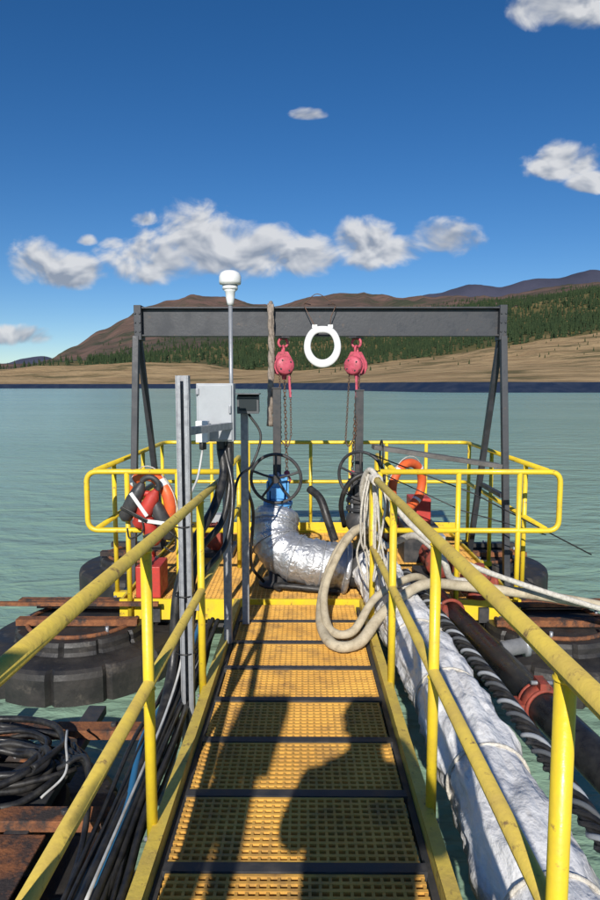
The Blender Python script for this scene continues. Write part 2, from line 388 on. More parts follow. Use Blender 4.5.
# ------------------------------------------------------------------ valves, pipework
def handwheel(mb, c, ax, R, m):
    c = Vector(c); ax = Vector(ax).normalized(); x, y = frame(ax)
    mb.torus(c, ax, R, 0.014, m, 40, 8)
    for k in range(5):
        a = 2 * math.pi * k / 5 + 0.3; dd = x * math.cos(a) + y * math.sin(a)
        mb.tube([c + dd * 0.02, c + dd * R * 0.5 - ax * 0.012, c + dd * R], 0.011, m, 7)
    mb.cyl(c - ax * 0.035, c + ax * 0.03, 0.034, m, 14)
def valve(x, y, zc, tilt, stem_top, body):
    v = MB('gate_valve', [DARK, body, GALV])
    c = V(x, y, zc); ax = Vector(tilt).normalized()
    handwheel(v, c, ax, 0.215, 0)
    v.cyl(c, c + ax * 0.17, 0.018, 2, 10)
    b = V(x + 0.01, y + 0.17, zc - 0.04)
    v.cyl(b + V(0, 0, -0.02), V(b.x, b.y, 0.42), 0.075, 1, 20)
    v.box(b + V(0, 0.0, -0.02), (0.17, 0.14, 0.13), 1)
    v.box(b + V(-0.085, -0.04, -0.12), (0.026, 0.06, 0.24), 1); v.box(b + V(0.085, -0.04, -0.12), (0.026, 0.06, 0.24), 1)
    v.box(b + V(0, -0.075, -0.10), (0.12, 0.02, 0.10), 1)
    v.lathe((b.x, b.y, zc - 0.33), [(0.13, 0), (0.13, 0.03), (0.095, 0.035), (0.095, 0.07), (0.13, 0.075), (0.13, 0.105)], 1, 24)
    for k in range(8):
        a = k * math.pi / 4; v.cyl((b.x + 0.112 * math.cos(a), b.y + 0.112 * math.sin(a), zc - 0.345), (b.x + 0.112 * math.cos(a), b.y + 0.112 * math.sin(a), zc - 0.205), 0.010, 2, 6)
    v.lathe((b.x, b.y, zc - 0.52), [(0.10, 0), (0.135, 0.05), (0.13, 0.13), (0.09, 0.19)], 1, 24)
    v.box((b.x - 0.01, b.y + 0.09, (stem_top + 0.6) / 2), (0.07, 0.07, stem_top - 0.6), 0)
    v.box((b.x - 0.01, b.y + 0.09, stem_top + 0.003), (0.085, 0.085, 0.012), 0)
    return v.build(0.002)
valve(-0.24, 5.52, 0.95, (0.05, 1, 0.12), 1.72, BLUE)
valve(0.50, 5.62, 0.96, (0.55, 1, 0.10), 1.70, DARK)

p = MB('insulated_pipe_elbow', [FOIL, DARK, RUB, GALV])
pts = spline([(-0.24, 5.70, 0.60), (-0.26, 5.62, 0.47), (-0.22, 5.54, 0.35), (-0.06, 5.46, 0.27), (0.16, 5.42, 0.23), (0.36, 5.42, 0.20)], 10)
rad = []
for i, q in enumerate(pts): rad.append(0.200 + 0.007 * math.sin(i * 0.9) + 0.006 * math.sin(i * 2.3) + 0.006 * noise.noise(V(i * 1.3, 0, 0)))
p.tube(pts, rad, 0, 48)
p.lathe(pts[0], [(0.20, -0.01), (0.19, 0.02), (0.10, 0.03)], 0, 40, pts[0] - pts[1])
for k_ in (6, 17, 30, 40):
    p.torus(pts[k_], pts[k_ + 1] - pts[k_ - 1], rad[k_] + 0.003, 0.006, 3, 44, 6)
p.torus(pts[-1], pts[-1] - pts[-2], 0.205, 0.024, 0, 40, 10)
p.cyl((0.36, 5.42, 0.20), (0.62, 5.44, 0.19), 0.16, 1, 28)
p.tube(spline([(-0.20, 5.38, 0.02), (-0.22, 5.36, 0.06), (0.1, 5.3, 0.05), (0.3, 5.28, 0.03)], 6), 0.028, 2, 8)
p.lathe((-0.24, 5.60, 0.0), [(0.16, 0), (0.16, 0.03), (0.07, 0.04), (0.07, 0.25)], 1, 20)
p.lathe((0.22, 5.44, 0.0), [(0.12, 0), (0.12, 0.02), (0.05, 0.03), (0.05, 0.1)], 1, 20)
p.build()

h = MB('black_hose', [RUB])
h.tube(spline([(0.05, 5.6, 0.85), (0.14, 5.5, 0.78), (0.20, 5.42, 0.62), (0.26, 5.4, 0.44)], 8), 0.035, 0, 10)
h.tube(spline([(0.36, 5.7, 0.50), (0.32, 5.5, 0.75), (0.40, 5.42, 0.95), (0.58, 5.45, 1.0), (0.70, 5.5, 0.8), (0.72, 5.6, 0.4)], 8), 0.022, 0, 10)
h.tube(spline([(-0.35, 5.5, 0.05), (-0.45, 5.4, 0.25), (-0.42, 5.3, 0.7), (-0.46, 5.0, 1.0), (-0.42, 4.6, 1.2)], 8), 0.014, 0, 8)
h.build()

def wrapped(name, axis, R, m, amp, seg=64, seed=0):
    b = MB(name, [m, ROPE]); pts = spline(axis, 44)
    vs = []; n = len(pts)
    for i, q in enumerate(pts):
        dd = (pts[min(i + 1, n - 1)] - pts[max(i - 1, 0)]).normalized(); x, y = frame(dd)
        for k in range(seg):
            a = 2 * math.pi * k / seg
            dirv = x * math.cos(a) + y * math.sin(a)
            s1 = noise.noise(V(q.y * 4 + seed, math.cos(a) * 1.6, math.sin(a) * 1.6))
            s2 = 1 - abs(noise.noise(V(q.y * 3 + a * 1.2, math.cos(a) * 3 + seed, math.sin(a) * 3))) * 2.4
            s3 = abs(noise.noise(V(q.y * 12, math.cos(a) * 5, math.sin(a) * 5 + seed)))
            tight = min(1, abs((i - 12) % 26) / 5.0, abs(26 - ((i - 12) % 26)) / 5.0)
            rr = R * (1 + amp * (s1 * 0.8 + s2 * 0.6 + s3 * 0.4) * (0.35 + 0.65 * tight) - 0.04 * (1 - tight))
            vs.append(q + dirv * rr)
    fs = []
    for i in range(n - 1):
        for k in range(seg): fs.append((i * seg + k, i * seg + (k + 1) % seg, (i + 1) * seg + (k + 1) % seg, (i + 1) * seg + k))
    b.add(vs, fs, 0, True); b.f.append(tuple(range(seg))[::-1]); b.mi.append(0); b.sm.append(False)
    b.f.append(tuple((n - 1) * seg + k for k in range(seg))); b.mi.append(0); b.sm.append(False)
    for i in range(12, n - 1, 26):
        dd = pts[i + 1] - pts[i - 1]
        b.torus(pts[i], dd, R * (1 + amp * 0.12), 0.008, 1, 32, 6)
    return b.build()
wrapped('insulated_discharge_pipe', [(0.74, -1.5, 0.12), (0.76, 0.5, 0.10), (0.775, 1.8, 0.09), (0.765, 3.0, 0.10), (0.72, 4.2, 0.10), (0.62, 5.0, 0.17), (0.58, 5.35, 0.20)], 0.168, TARP, 0.24)

c = MB('armoured_cable_bundle', [RUB, UNITG, BOXG])
axis = spline([(0.92, -1.0, 0.27), (0.99, 1.0, 0.23), (1.01, 2.2, 0.22), (0.98, 3.3, 0.21), (0.90, 4.3, 0.21), (0.83, 5.2, 0.22)], 60)
c.tube(axis, 0.028, 0, 10)
for ph in range(5):
    pts = []
    for i, q in enumerate(axis):
        a = i * 0.36 + ph * 2 * math.pi / 5
        pts.append(q + V(math.cos(a), 0, math.sin(a)) * 0.032)
    c.tube(pts, 0.011, 2 if ph == 0 else (1 if ph == 2 else 0), 6)
c.build()

c = MB('black_discharge_pipe', [HDPE, REDORX, GALV])
a0 = V(1.05, 5.3, 0.02); a1_ = V(1.66, 1.5, -0.12); dirp = a1_ - a0
c.cyl(a0, a1_, 0.098, 0, 32)
dn = dirp.normalized()
q = a0 + dirp * 0.47
c.cyl(q - dn * 0.045, q + dn * 0.045, 0.112, 1, 28)
c.torus(q - dn * 0.045, dn, 0.108, 0.011, 1, 30, 8); c.torus(q + dn * 0.045, dn, 0.108, 0.011, 1, 30, 8)
c.box(q + V(0.0, 0.0, 0.125), (0.05, 0.11, 0.045), 1); c.cyl(q + V(-0.06, 0, 0.13), q + V(0.06, 0, 0.13), 0.012, 2, 8)
c.box(q + V(0.13, 0.0, 0.02), (0.05, 0.11, 0.05), 1); c.box(q + V(-0.13, 0.0, 0.0), (0.05, 0.11, 0.05), 1)
q = a0 + dirp * 0.12
c.torus(q, dn, 0.108, 0.014, 1, 30, 8)
q = a0 + dirp * 0.30
c.lathe(q + V(0.08, 0, 0.03), [(0.052, 0), (0.052, 0.14), (0.075, 0.14), (0.075, 0.17), (0.045, 0.175), (0.045, 0.25)], 2, 20, (1, 0.1, 0.15))
c.build()
c = MB('pipe_valve_fitting', [REDORX, DARK, GALV])
for (x, y, z, s_) in ((0.92, 4.55, 0.12, 1.0), (1.42, 5.15, 0.16, 1.25)):
    c.lathe((x, y, z - 0.10 * s_), [(0.07 * s_, 0), (0.07 * s_, 0.03 * s_), (0.05 * s_, 0.035 * s_), (0.05 * s_, 0.12 * s_), (0.078 * s_, 0.125 * s_), (0.078 * s_, 0.16 * s_), (0.035 * s_, 0.18 * s_), (0.03 * s_, 0.22 * s_)], 0, 20)
    c.lathe((x - 0.11 * s_, y, z - 0.01), [(0.065 * s_, 0), (0.065 * s_, 0.03), (0.05 * s_, 0.035), (0.05 * s_, 0.19 * s_), (0.065 * s_, 0.195 * s_), (0.065 * s_, 0.22 * s_)], 0, 20, (1, 0, 0))
    for k in range(6):
        a = k * math.pi / 3; c.cyl((x + 0.065 * s_ * math.cos(a), y + 0.065 * s_ * math.sin(a), z + 0.01), (x + 0.065 * s_ * math.cos(a), y + 0.065 * s_ * math.sin(a), z + 0.075 * s_), 0.008, 2, 6)
c.build()

def hose(name, pts, r, m, n=12, seg=14):
    b = MB(name, [m, GALV]); P = spline(pts, n)
    b.tube(P, [r * (1 + 0.10 * noise.noise(V(i * 0.21, r * 100, 0))) for i in range(len(P))], 0, seg)
    return b.build()
hose('discharge_hose', [(2.6, 4.75, 0.02), (2.1, 4.62, 0.16), (1.6, 4.62, 0.24), (1.15, 4.6, 0.30), (0.82, 4.45, 0.35), (0.52, 4.22, 0.22), (0.36, 4.05, 0.10), (0.20, 4.02, 0.09), (0.12, 4.28, 0.12), (0.14, 4.65, 0.22), (0.24, 4.9, 0.43), (0.40, 5.05, 0.60), (0.52, 5.2, 0.58)], 0.036, CREAM)
hose('discharge_hose', [(0.60, 5.3, 0.5), (0.48, 5.0, 0.66), (0.30, 4.78, 0.56), (0.15, 4.52, 0.30), (0.17, 4.22, 0.13), (0.32, 4.15, 0.13), (0.50, 4.35, 0.30), (0.80, 4.62, 0.36), (1.0, 4.9, 0.2)], 0.028, CREAM)
hose('discharge_hose', [(2.6, 4.6, 0.0), (2.0, 4.5, 0.20), (1.5, 4.5, 0.36), (1.05, 4.45, 0.55), (0.75, 4.4, 0.78), (0.56, 4.4, 1.02), (0.46, 4.5, 1.16), (0.42, 4.65, 0.98), (0.50, 4.75, 0.7), (0.62, 4.7, 0.55)], 0.020, ROPE)
hose('discharge_hose', [(0.72, 5.1, 0.5), (0.85, 4.8, 0.62), (1.0, 4.6, 0.50), (1.1, 4.7, 0.32), (1.35, 4.8, 0.28)], 0.026, ROPE)
b = MB('rope_tangle', [ROPE])
for s_ in range(7):
    pts = []
    y = 4.60 - 0.045 * s_
    for i in range(10):
        a = i * 2 * math.pi / 5 + s_
        pts.append(V(0.49 + 0.033 * math.cos(a), y - 0.006 * i, wz(y) + 1.09 + 0.033 * math.sin(a)))
    b.tube(spline(pts, 6), 0.008, 0, 6)
for s_ in range(8):
    rr = random.Random(s_ + 30)
    x = 0.44 + 0.012 * s_; y = 4.55 - 0.03 * s_
    b.tube(spline([(x, y, 1.13), (x + rr.uniform(-.05, .05), y - 0.05, 0.92), (x + rr.uniform(-.06, .06), y, 0.70 - 0.04 * s_), (x + rr.uniform(-.06, .08), y + 0.05, 0.42 + rr.uniform(-.1, .2)), (x + rr.uniform(0, .12), y + 0.08, 0.28)], 8), 0.008, 0, 6)
b.build()
c = MB('grey_plank', [WOOD, RUB]); c.beam((0.55, 5.16, 1.26), (1.58, 5.22, 1.10), 0.14, 0.035, 0)
c.torus((0.62, 5.17, 1.21), (1, 0, 0), 0.1, 0.008, 1, 16, 6)
c.build(0.003)
c = MB('mooring_cable', [RUB])
c.tube([(0.55, 5.4, 1.18), (1.4, 5.3, 0.86), (2.3, 5.1, 0.40)], 0.006, 0, 6)
c.tube([(0.55, 5.4, 1.06), (1.3, 5.3, 0.72), (1.95, 5.15, 0.55)], 0.005, 0, 6)
c.build()

# ------------------------------------------------------------------ instrument mast and boxes (left)
def strut(mb, x, y, z0, z1, w=0.062):
    mb.box((x, y + w / 2 - 0.003, (z0 + z1) / 2), (w, 0.005, z1 - z0), 0)
    mb.box((x - w / 2, y, (z0 + z1) / 2), (0.005, w, z1 - z0 - 0.002), 0)
    mb.box((x + w / 2, y, (z0 + z1) / 2), (0.005, w, z1 - z0 - 0.002), 0)
    for s_ in (-1, 1): mb.box((x + s_ * (w / 2 - 0.013), y - w / 2 + 0.003, (z0 + z1) / 2), (0.018, 0.005, z1 - z0 - 0.004), 0)
m = MB('instrument_post', [GALV, BOXG, RUB, WHITEP])
strut(m, -0.635, 3.42, -0.25, 1.80, 0.062)
m.beam((-0.65, 3.45, 1.50), (-0.46, 4.02, 1.50), 0.04, 0.04, 0)
m.beam((-0.65, 3.45, 0.55), (-0.57, 3.45, 0.55), 0.05, 0.04, 0)
for zz in (1.0, 0.62, 0.3): m.torus((-0.645, 3.43, zz), (0, 0, 1), 0.055, 0.004, 2, 14, 5)
m.build()
m = MB('electrical_enclosure', [BOXG, GALV, RUB, WHITEP])
m.box((-0.55, 4.08, 1.58), (0.23, 0.13, 0.36), 0)
m.box((-0.55, 4.008, 1.58), (0.21, 0.014, 0.34), 0)
m.box((-0.455, 3.995, 1.60), (0.014, 0.02, 0.05), 1)
for dz in (-0.13, 0.13): m.box((-0.655, 4.0, 1.58 + dz), (0.02, 0.02, 0.04), 1)
m.box((-0.615, 3.93, 1.47), (0.075, 0.07, 0.13), 3)
m.cyl((-0.615, 3.93, 1.41), (-0.615, 3.93, 1.36), 0.022, 2, 12)
m.cyl((-0.52, 4.05, 1.42), (-0.52, 4.05, 1.34), 0.028, 2, 12)
m.cyl((-0.47, 4.05, 1.42), (-0.47, 4.05, 1.36), 0.018, 2, 12)
m.box((-0.50, 4.16, 0.9), (0.05, 0.05, 1.7), 1)
m.build(0.004)
m = MB('display_unit', [UNITG, SCREEN, GALV])
Rt = Matrix.Rotation(math.radians(10), 3, 'X')
m.box((-0.385, 4.5, 1.62), (0.15, 0.09, 0.12), 0, Rt); m.box(V(-0.385, 4.5, 1.62) + Rt @ V(0, -0.047, 0.004), (0.12, 0.006, 0.085), 1, Rt)
m.box((-0.385, 4.46, 1.69), (0.17, 0.16, 0.008), 0)
m.box((-0.42, 4.58, 0.80), (0.05, 0.05, 1.55), 2)
m.build(0.003)
m = MB('satellite_antenna', [WHITEP, GALV])
ax_, ay_ = -0.502, 4.5
m.cyl((ax_, ay_, 1.2), (ax_, ay_, 2.31), 0.014, 1, 10)
m.lathe((ax_, ay_, 2.29), [(0.018, 0), (0.024, 0.02), (0.030, 0.05), (0.034, 0.09), (0.05, 0.105)], 0, 20)
m.lathe((ax_, ay_, 2.395), [(0.052, 0), (0.052, 0.02), (0.046, 0.022), (0.046, 0.032), (0.072, 0.036), (0.075, 0.05), (0.075, 0.085), (0.064, 0.11), (0.04, 0.124), (0.012, 0.129)], 0, 28)
m.torus((ax_, ay_, 2.422), (0, 0, 1), 0.047, 0.006, 1, 24, 6)
m.beam((ax_, ay_, 1.45), (-0.50, 4.16, 1.45), 0.03, 0.03, 1)
m.build()

cb = MB('cable_bundle', [RUB, CABW, BLUEW])
cb.tube(spline([(-0.52, 4.05, 1.35), (-0.50, 4.0, 1.20), (-0.54, 3.85, 1.02), (-0.62, 3.6, 0.86), (-0.70, 3.5, 0.6), (-0.72, 3.4, 0.2), (-0.74, 3.0, 0.0), (-0.80, 2.4, -0.05), (-0.85, 1.5, -0.05)], 10), 0.028, 0, 12)
cb.tube(spline([(-0.47, 4.05, 1.37), (-0.46, 4.0, 1.15), (-0.50, 3.9, 0.92), (-0.62, 3.7, 0.75), (-0.68, 3.55, 0.3), (-0.72, 3.2, 0.05), (-0.76, 2.2, 0.0), (-0.74, 0.5, 0.05)], 10), 0.020, 0, 10)
cb.tube(spline([(-0.50, 4.05, 1.37), (-0.44, 3.96, 1.10), (-0.47, 3.85, 0.80), (-0.60, 3.65, 0.62), (-0.66, 3.5, 0.2), (-0.70, 3.0, 0.03), (-0.72, 0.5, 0.0)], 10), 0.016, 0, 10)
cb.tube(spline([(-0.615, 3.93, 1.37), (-0.64, 3.88, 1.2), (-0.68, 3.7, 1.0), (-0.66, 3.5, 0.4), (-0.70, 3.2, 0.1), (-0.73, 2.0, 0.03)], 10), 0.007, 1, 8)
cb.tube(spline([(-0.385, 4.52, 1.55), (-0.30, 4.5, 1.40), (-0.36, 4.45, 1.20), (-0.45, 4.3, 1.1), (-0.48, 4.2, 0.7)], 8), 0.009, 0, 8)
for k in range(22):
    rr = random.Random(k); x0 = -0.65 - 0.022 * (k % 8); z0 = 0.02 - 0.03 * (k // 8)
    pts = []
    for j in range(12):
        y = 4.6 - j * 0.52
        pts.append((x0 + rr.uniform(-0.03, 0.03), y, z0 - 0.02 + rr.uniform(-0.025, 0.02) + (0.03 if j % 3 == 0 else 0)))
    cb.tube(spline(pts, 7), rr.choice([0.008, 0.011, 0.014, 0.017]), 2 if k == 5 else (1 if k == 11 else 0), 8)
cb.build()

def ring(name, c, ax, R, r, band=7):
    b = MB(name, [ORANGE, WHITEP, ROPE])
    b.torus(c, ax, R, r, 0, 44, 14)
    for k in range(4): b.torus(c, ax, R, r * 1.03, 1, 5, 14, 45 - band + 90 * k, 45 + band + 90 * k)
    c = Vector(c); x, y = frame(Vector(ax))
    for k in range(4):
        pts = []
        for j in range(9):
            a = math.radians(45 + 90 * k + 90 * j / 8); rr = R + r + 0.022 * math.sin(math.pi * j / 8)
            pts.append(c + (x * math.cos(a) + y * math.sin(a)) * rr)
        b.tube(pts, 0.005, 2, 6)
    return b.build()
ring('life_ring', (-1.24, 5.20, 0.80), (0.75, 1, 0.1), 0.23, 0.05)
ring('life_ring', (0.98, 6.1, 0.80), (-0.9, 1, 0.1), 0.22, 0.042, 4)
def jacket(x, y, z, rz, cols):
    b = MB('life_jacket', cols + [WHITEP, RUB])
    for (dx, m_) in ((-0.06, 0), (0.06, 1)):
        prof = [(0.02, -0.18), (0.055, -0.15), (0.062, 0), (0.05, 0.11), (0.02, 0.17)]
        b.lathe((dx, 0, 0), prof, m_, 16)
    b.box((0, -0.06, 0.02), (0.22, 0.012, 0.03), 2, Matrix.Rotation(0.5, 3, 'Y')); b.box((0, -0.062, -0.07), (0.23, 0.012, 0.03), 3)
    b.torus((0, 0.01, 0.17), (0, 1, 0), 0.07, 0.022, 0, 20, 8, 0, 180)
    b.tube(spline([(0.05, -0.05, -0.05), (0.12, -0.07, -0.15), (0.06, -0.06, -0.26), (0.0, -0.05, -0.2)], 6), 0.008, 3, 6)
    o_ = b.build(0.004); o_.location = (x, y, z); o_.rotation_euler = (0.1, rz, 0)
jacket(-1.17, 5.02, 0.68, -0.35, [RED, DARK]); jacket(-1.28, 5.0, 0.82, 0.5, [DARK, RED])
b = MB('fuel_can', [RED, DARK])
b.box((-1.27, 5.30, 0.15), (0.20, 0.30, 0.26), 0); b.torus((-1.27, 5.30, 0.30), (1, 0, 0), 0.07, 0.014, 0, 14, 6, 0, 180); b.cyl((-1.27, 5.18, 0.28), (-1.27, 5.13, 0.34), 0.02, 1, 10)
b.build(0.02)
b = MB('fuel_can', [RED, DARK])
b.box((1.16, 6.5, 0.50), (0.20, 0.28, 0.26), 0); b.torus((1.16, 6.5, 0.64), (1, 0, 0), 0.07, 0.014, 0, 14, 6, 0, 180); b.cyl((1.16, 6.38, 0.63), (1.16, 6.32, 0.68), 0.02, 1, 10)
b.box((1.16, 6.5, 0.18), (0.34, 0.40, 0.36), 1)
b.build(0.02)
for (x, y) in ((0.95, 7.1), (-0.9, 6.7), (1.2, 5.75)):
    b = MB('pump_motor', [DARK, BOXG, REDORX])
    b.box((x, y, 0.03), (0.36, 0.5, 0.05), 0)
    b.lathe((x, y - 0.22, 0.20), [(0.05, 0), (0.13, 0.02), (0.14, 0.06), (0.125, 0.07), (0.125, 0.34), (0.14, 0.35), (0.12, 0.42)], 2, 24, (0, 1, 0))
    for k in range(12):
        a = k * math.pi / 6; b.beam((x + 0.13 * math.cos(a), y - 0.14, 0.2 + 0.13 * math.sin(a)), (x + 0.13 * math.cos(a), y + 0.11, 0.2 + 0.13 * math.sin(a)), 0.012, 0.02, 2)
    b.box((x, y, 0.37), (0.12, 0.14, 0.08), 1)
    b.build()

# ------------------------------------------------------------------ floats
def floatm(x, y, R=0.70, top=-0.12):
    b = MB('pontoon_float', [FLOAT, RUST, GALV])
    def mod(a, h):
        k = (a / (2 * math.pi) * 12) % 1.0; e = min(k, 1 - k)
        return 1 - 0.045 * max(0, 1 - e / 0.07)
    hgt = top + 1.0
    b.lathe((x, y, -1.0), [(R * 0.8, 0), (R * 0.97, 0.08), (R, 0.2), (R, hgt - 0.17), (R * 0.985, hgt - 0.13), (R * 0.95, hgt - 0.11), (R * 0.70, hgt - 0.095), (R * 0.68, hgt - 0.07), (R * 0.68, hgt - 0.03), (R * 0.66, hgt), (R * 0.2, hgt + 0.005)], 0, 144, mod=mod, smooth=False)
    b.torus((x, y, top + 0.012), (0, 0, 1), R * 0.56, 0.018, 1, 40, 6)
    b.box((x, y - 0.15, top + 0.04), (R * 1.25, 0.08, 0.05), 1)
    b.box((x, y + 0.25, top + 0.04), (R * 1.25, 0.08, 0.05), 0)
    for k in range(6):
        a = k * math.pi / 3 + 0.2; b.cyl((x + R * 0.56 * math.cos(a), y + R * 0.56 * math.sin(a), top), (x + R * 0.56 * math.cos(a), y + R * 0.56 * math.sin(a), top + 0.06), 0.014, 2, 6)
    return b.build()
floatm(-1.78, 5.10, 0.76, -0.14); floatm(1.98, 5.10, 0.76, -0.14); floatm(-1.78, 7.1); floatm(1.98, 7.1)
floatm(-1.62, 2.75, 0.78, -0.18); floatm(-1.62, 1.2, 0.7, -0.18); floatm(0.35, 1.3, 0.55, -0.30)
f = MB('float_frame', [RUST, DARK])
for y in (3.25, 2.55, 1.9): f.box((-1.45, y, -0.06), (1.5, 0.10, 0.05), 0)
f.box((-1.18, 2.6, -0.10), (0.10, 1.9, 0.05), 1); f.box((-2.0, 2.6, -0.10), (0.10, 1.9, 0.05), 1)
f.box((-1.5, 2.22, -0.075), (0.9, 0.5, 0.012), 0)
for x in (-1.9, -1.6, -1.3, -1.0):
    for y in (3.25, 2.55): f.cyl((x, y, -0.035), (x, y, -0.015), 0.016, 1, 6)
f.build(0.004)
c = MB('coiled_cable', [RUB, CABW])
for k in range(13):
    rr = random.Random(40 + k); R = rr.uniform(0.18, 0.36); pts = []
    cx, cy = -1.45 + rr.uniform(-0.10, 0.10), 2.88 + rr.uniform(-0.07, 0.07); e1 = rr.uniform(0.9, 1.3); e2 = rr.uniform(0.6, 0.9)
    for j in range(16):
        a = 2 * math.pi * j / 15.0 + k
        pts.append((cx + R * e1 * math.cos(a) + rr.uniform(-0.02, 0.02), cy + R * e2 * math.sin(a), -0.03 + 0.005 * k + rr.uniform(-0.015, 0.015)))
    c.tube(spline(pts, 4), rr.choice([0.010, 0.013, 0.017]), 0, 7)
c.tube(spline([(-1.15, 3.0, 0.08), (-1.1, 2.85, 0.10), (-1.05, 2.7, 0.05), (-1.12, 2.6, 0.0)], 8), 0.006, 1, 7)
for k in range(5):
    c.tube(spline([(-1.1, 2.95 - 0.05 * k, 0.04), (-0.95, 2.7, 0.03 + 0.02 * k), (-0.85, 2.3, -0.02), (-0.8, 1.6, -0.04)], 8), 0.012, 0, 7)
c.build()

b = MB('shadow_post', [GALV, BOXG, RUB])  # unseen post and box, added behind the camera to cast the left shadow
strut(b, -0.76, -1.0, -0.2, 2.35, 0.08)
b.box((-0.73, -1.0, 2.22), (0.25, 0.16, 0.32), 1); b.box((-0.73, -1.087, 2.22), (0.21, 0.012, 0.28), 1)
b.tube(spline([(-0.68, -1.0, 2.06), (-0.63, -0.98, 1.6), (-0.68, -1.0, 1.0), (-0.72, -0.95, 0.1)], 8), 0.035, 2, 8)
b.tube(spline([(-0.75, -0.95, 2.06), (-0.64, -0.93, 1.5), (-0.74, -0.95, 0.7), (-0.76, -0.85, 0.0)], 8), 0.026, 2, 8)
b.build(0.003)

# ------------------------------------------------------------------ photographer (stands behind the camera; casts the shadow)
def skinned(name, joints, edges, mats, sub=2):
    me = bpy.data.meshes.new(name); me.from_pydata([j[0] for j in joints], edges, []); me.update()
    o = bpy.data.objects.new(name, me); S.collection.objects.link(o)
    o.modifiers.new('skin', 'SKIN'); sd = me.skin_vertices[0].data
    for i, j in enumerate(joints):
        r_ = j[1]; sd[i].radius = r_ if isinstance(r_, tuple) else (r_, r_)
    sd[0].use_root = True
    sm = o.modifiers.new('sub', 'SUBSURF'); sm.levels = sub; sm.render_levels = sub
    for m_ in mats: me.materials.append(m_)
    return o
def person():
    clothes = bpy.data.materials.new('clothing'); clothes.use_nodes = True
    nt = clothes.node_tree; N = nt.nodes; L = nt.links
    geo = N.new('ShaderNodeNewGeometry'); sx = N.new('ShaderNodeSeparateXYZ'); L.new(geo.outputs['Position'], sx.inputs[0])
    cr = N.new('ShaderNodeValToRGB'); cr.color_ramp.interpolation = 'CONSTANT'
    e = cr.color_ramp.elements; e[0].position = 0; e[0].color = (0.03, 0.02, 0.015, 1)
    e[1].position = 0.14; e[1].color = (0.03, 0.04, 0.08, 1)
    e2 = e.new(0.52); e2.color = (0.45, 0.12, 0.02, 1)
    e3 = e.new(0.855); e3.color = (0.45, 0.28, 0.2, 1)
    mr = N.new('ShaderNodeMapRange'); mr.inputs['From Max'].default_value = 2.0
    L.new(sx.outputs['Z'], mr.inputs['Value']); L.new(mr.outputs['Result'], cr.inputs['Fac']); L.new(cr.outputs['Color'], N['Principled BSDF'].inputs['Base Color'])
    N['Principled BSDF'].inputs['Roughness'].default_value = 0.8
    skin = mat('skin', (0.45, 0.28, 0.2), 0.6)
    X, Y, Z = -0.11, -0.38, 0.19
    J = []; E = []
    def j(p, r, par=None):
        J.append(((X + p[0], Y + p[1], Z + p[2]), r))
        if par is not None: E.append((par, len(J) - 1))
        return len(J) - 1
    pel = j((0, 0, 0.97), (0.20, 0.15)); wa = j((0, 0, 1.12), (0.20, 0.15), pel); c0 = j((0, 0, 1.26), (0.22, 0.16), wa); ch = j((0, 0.0, 1.40), (0.23, 0.16), c0)
    nb = j((0, 0.0, 1.52), (0.13, 0.11), ch); nk = j((0, 0.02, 1.59), 0.08, nb)
    h1 = j((0, 0.03, 1.66), (0.09, 0.10), nk); h2 = j((0, 0.03, 1.73), (0.095, 0.105), h1); j((0, 0.02, 1.80), (0.08, 0.09), h2)
    tips = []
    for s_ in (-1, 1):
        hp = j((s_ * 0.10, 0, 0.90), 0.10, pel); kn = j((s_ * 0.12, 0.02, 0.50), 0.065, hp); an = j((s_ * 0.13, 0, 0.09), 0.045, kn); j((s_ * 0.14, 0.15, 0.04), 0.042, an)
        sh = j((s_ * 0.22, 0, 1.46), 0.09, ch)
        off = 0.11
        el_ = j((s_ * 0.27 + 0.02, 0.10, 1.24), 0.068, sh); wr = j((s_ * 0.14 + off * 0.8, 0.24, 1.44), 0.038, el_)
        hd = j((s_ * 0.075 + off, 0.31, 1.51), (0.035, 0.02), wr); tips.append((J[hd][0], s_))
    o = skinned('photographer', J, E, [clothes], 2)
    for ti, (p_, s_) in enumerate(tips):
        for k in range(5):
            q = Vector(p_) + V(-s_ * 0.012, 0.0, -0.022 + 0.013 * k); ln = (0.022, 0.026, 0.028, 0.026, 0.02)[k]
            if k == 0: pts = [q, q + V(-s_ * 0.018, 0.0, 0.012), q + V(-s_ * 0.036, 0.002, 0.03)]
            else: pts = [q, q + V(0, ln, 0.004), q + V(-s_ * 0.018, ln * 1.2, 0.006), q + V(-s_ * 0.034, ln * 1.0, 0.006)]
            f_ = skinned('finger_%d_%d' % (ti, k), [(tuple(a_), 0.008) for a_ in pts], [(a_, a_ + 1) for a_ in range(len(pts) - 1)], [skin], 1)
            f_.parent = o
    fc = MB('face_and_cap', [skin, DARK, clothes])
    hy = Y + 0.03 + 0.10; hz = Z + 1.705
    fc.lathe((X, hy - 0.01, hz - 0.02), [(0.004, 0.03), (0.012, 0.012), (0.016, -0.012)], 0, 10)
    for s_ in (-1, 1):
        fc.sphere((X + s_ * 0.032, hy - 0.018, hz + 0.02), 0.012, 1); fc.sphere((X + s_ * 0.092, Y + 0.02, hz), 0.022, 0, 1.4)
    fc.box((X, hy - 0.012, hz - 0.052), (0.045, 0.012, 0.008), 1)
    fc.lathe((X, Y + 0.025, hz + 0.045), [(0.125, 0), (0.122, 0.03), (0.10, 0.08), (0.05, 0.105), (0.01, 0.11)], 1, 24)
    fo = fc.build(); fo.parent = o
    ph = MB('phone', [RUB]); ph.box((0.0, -0.03, CAMZ - 0.035), (0.078, 0.009, 0.16), 0); po = ph.build(0.003); po.parent = o
person()

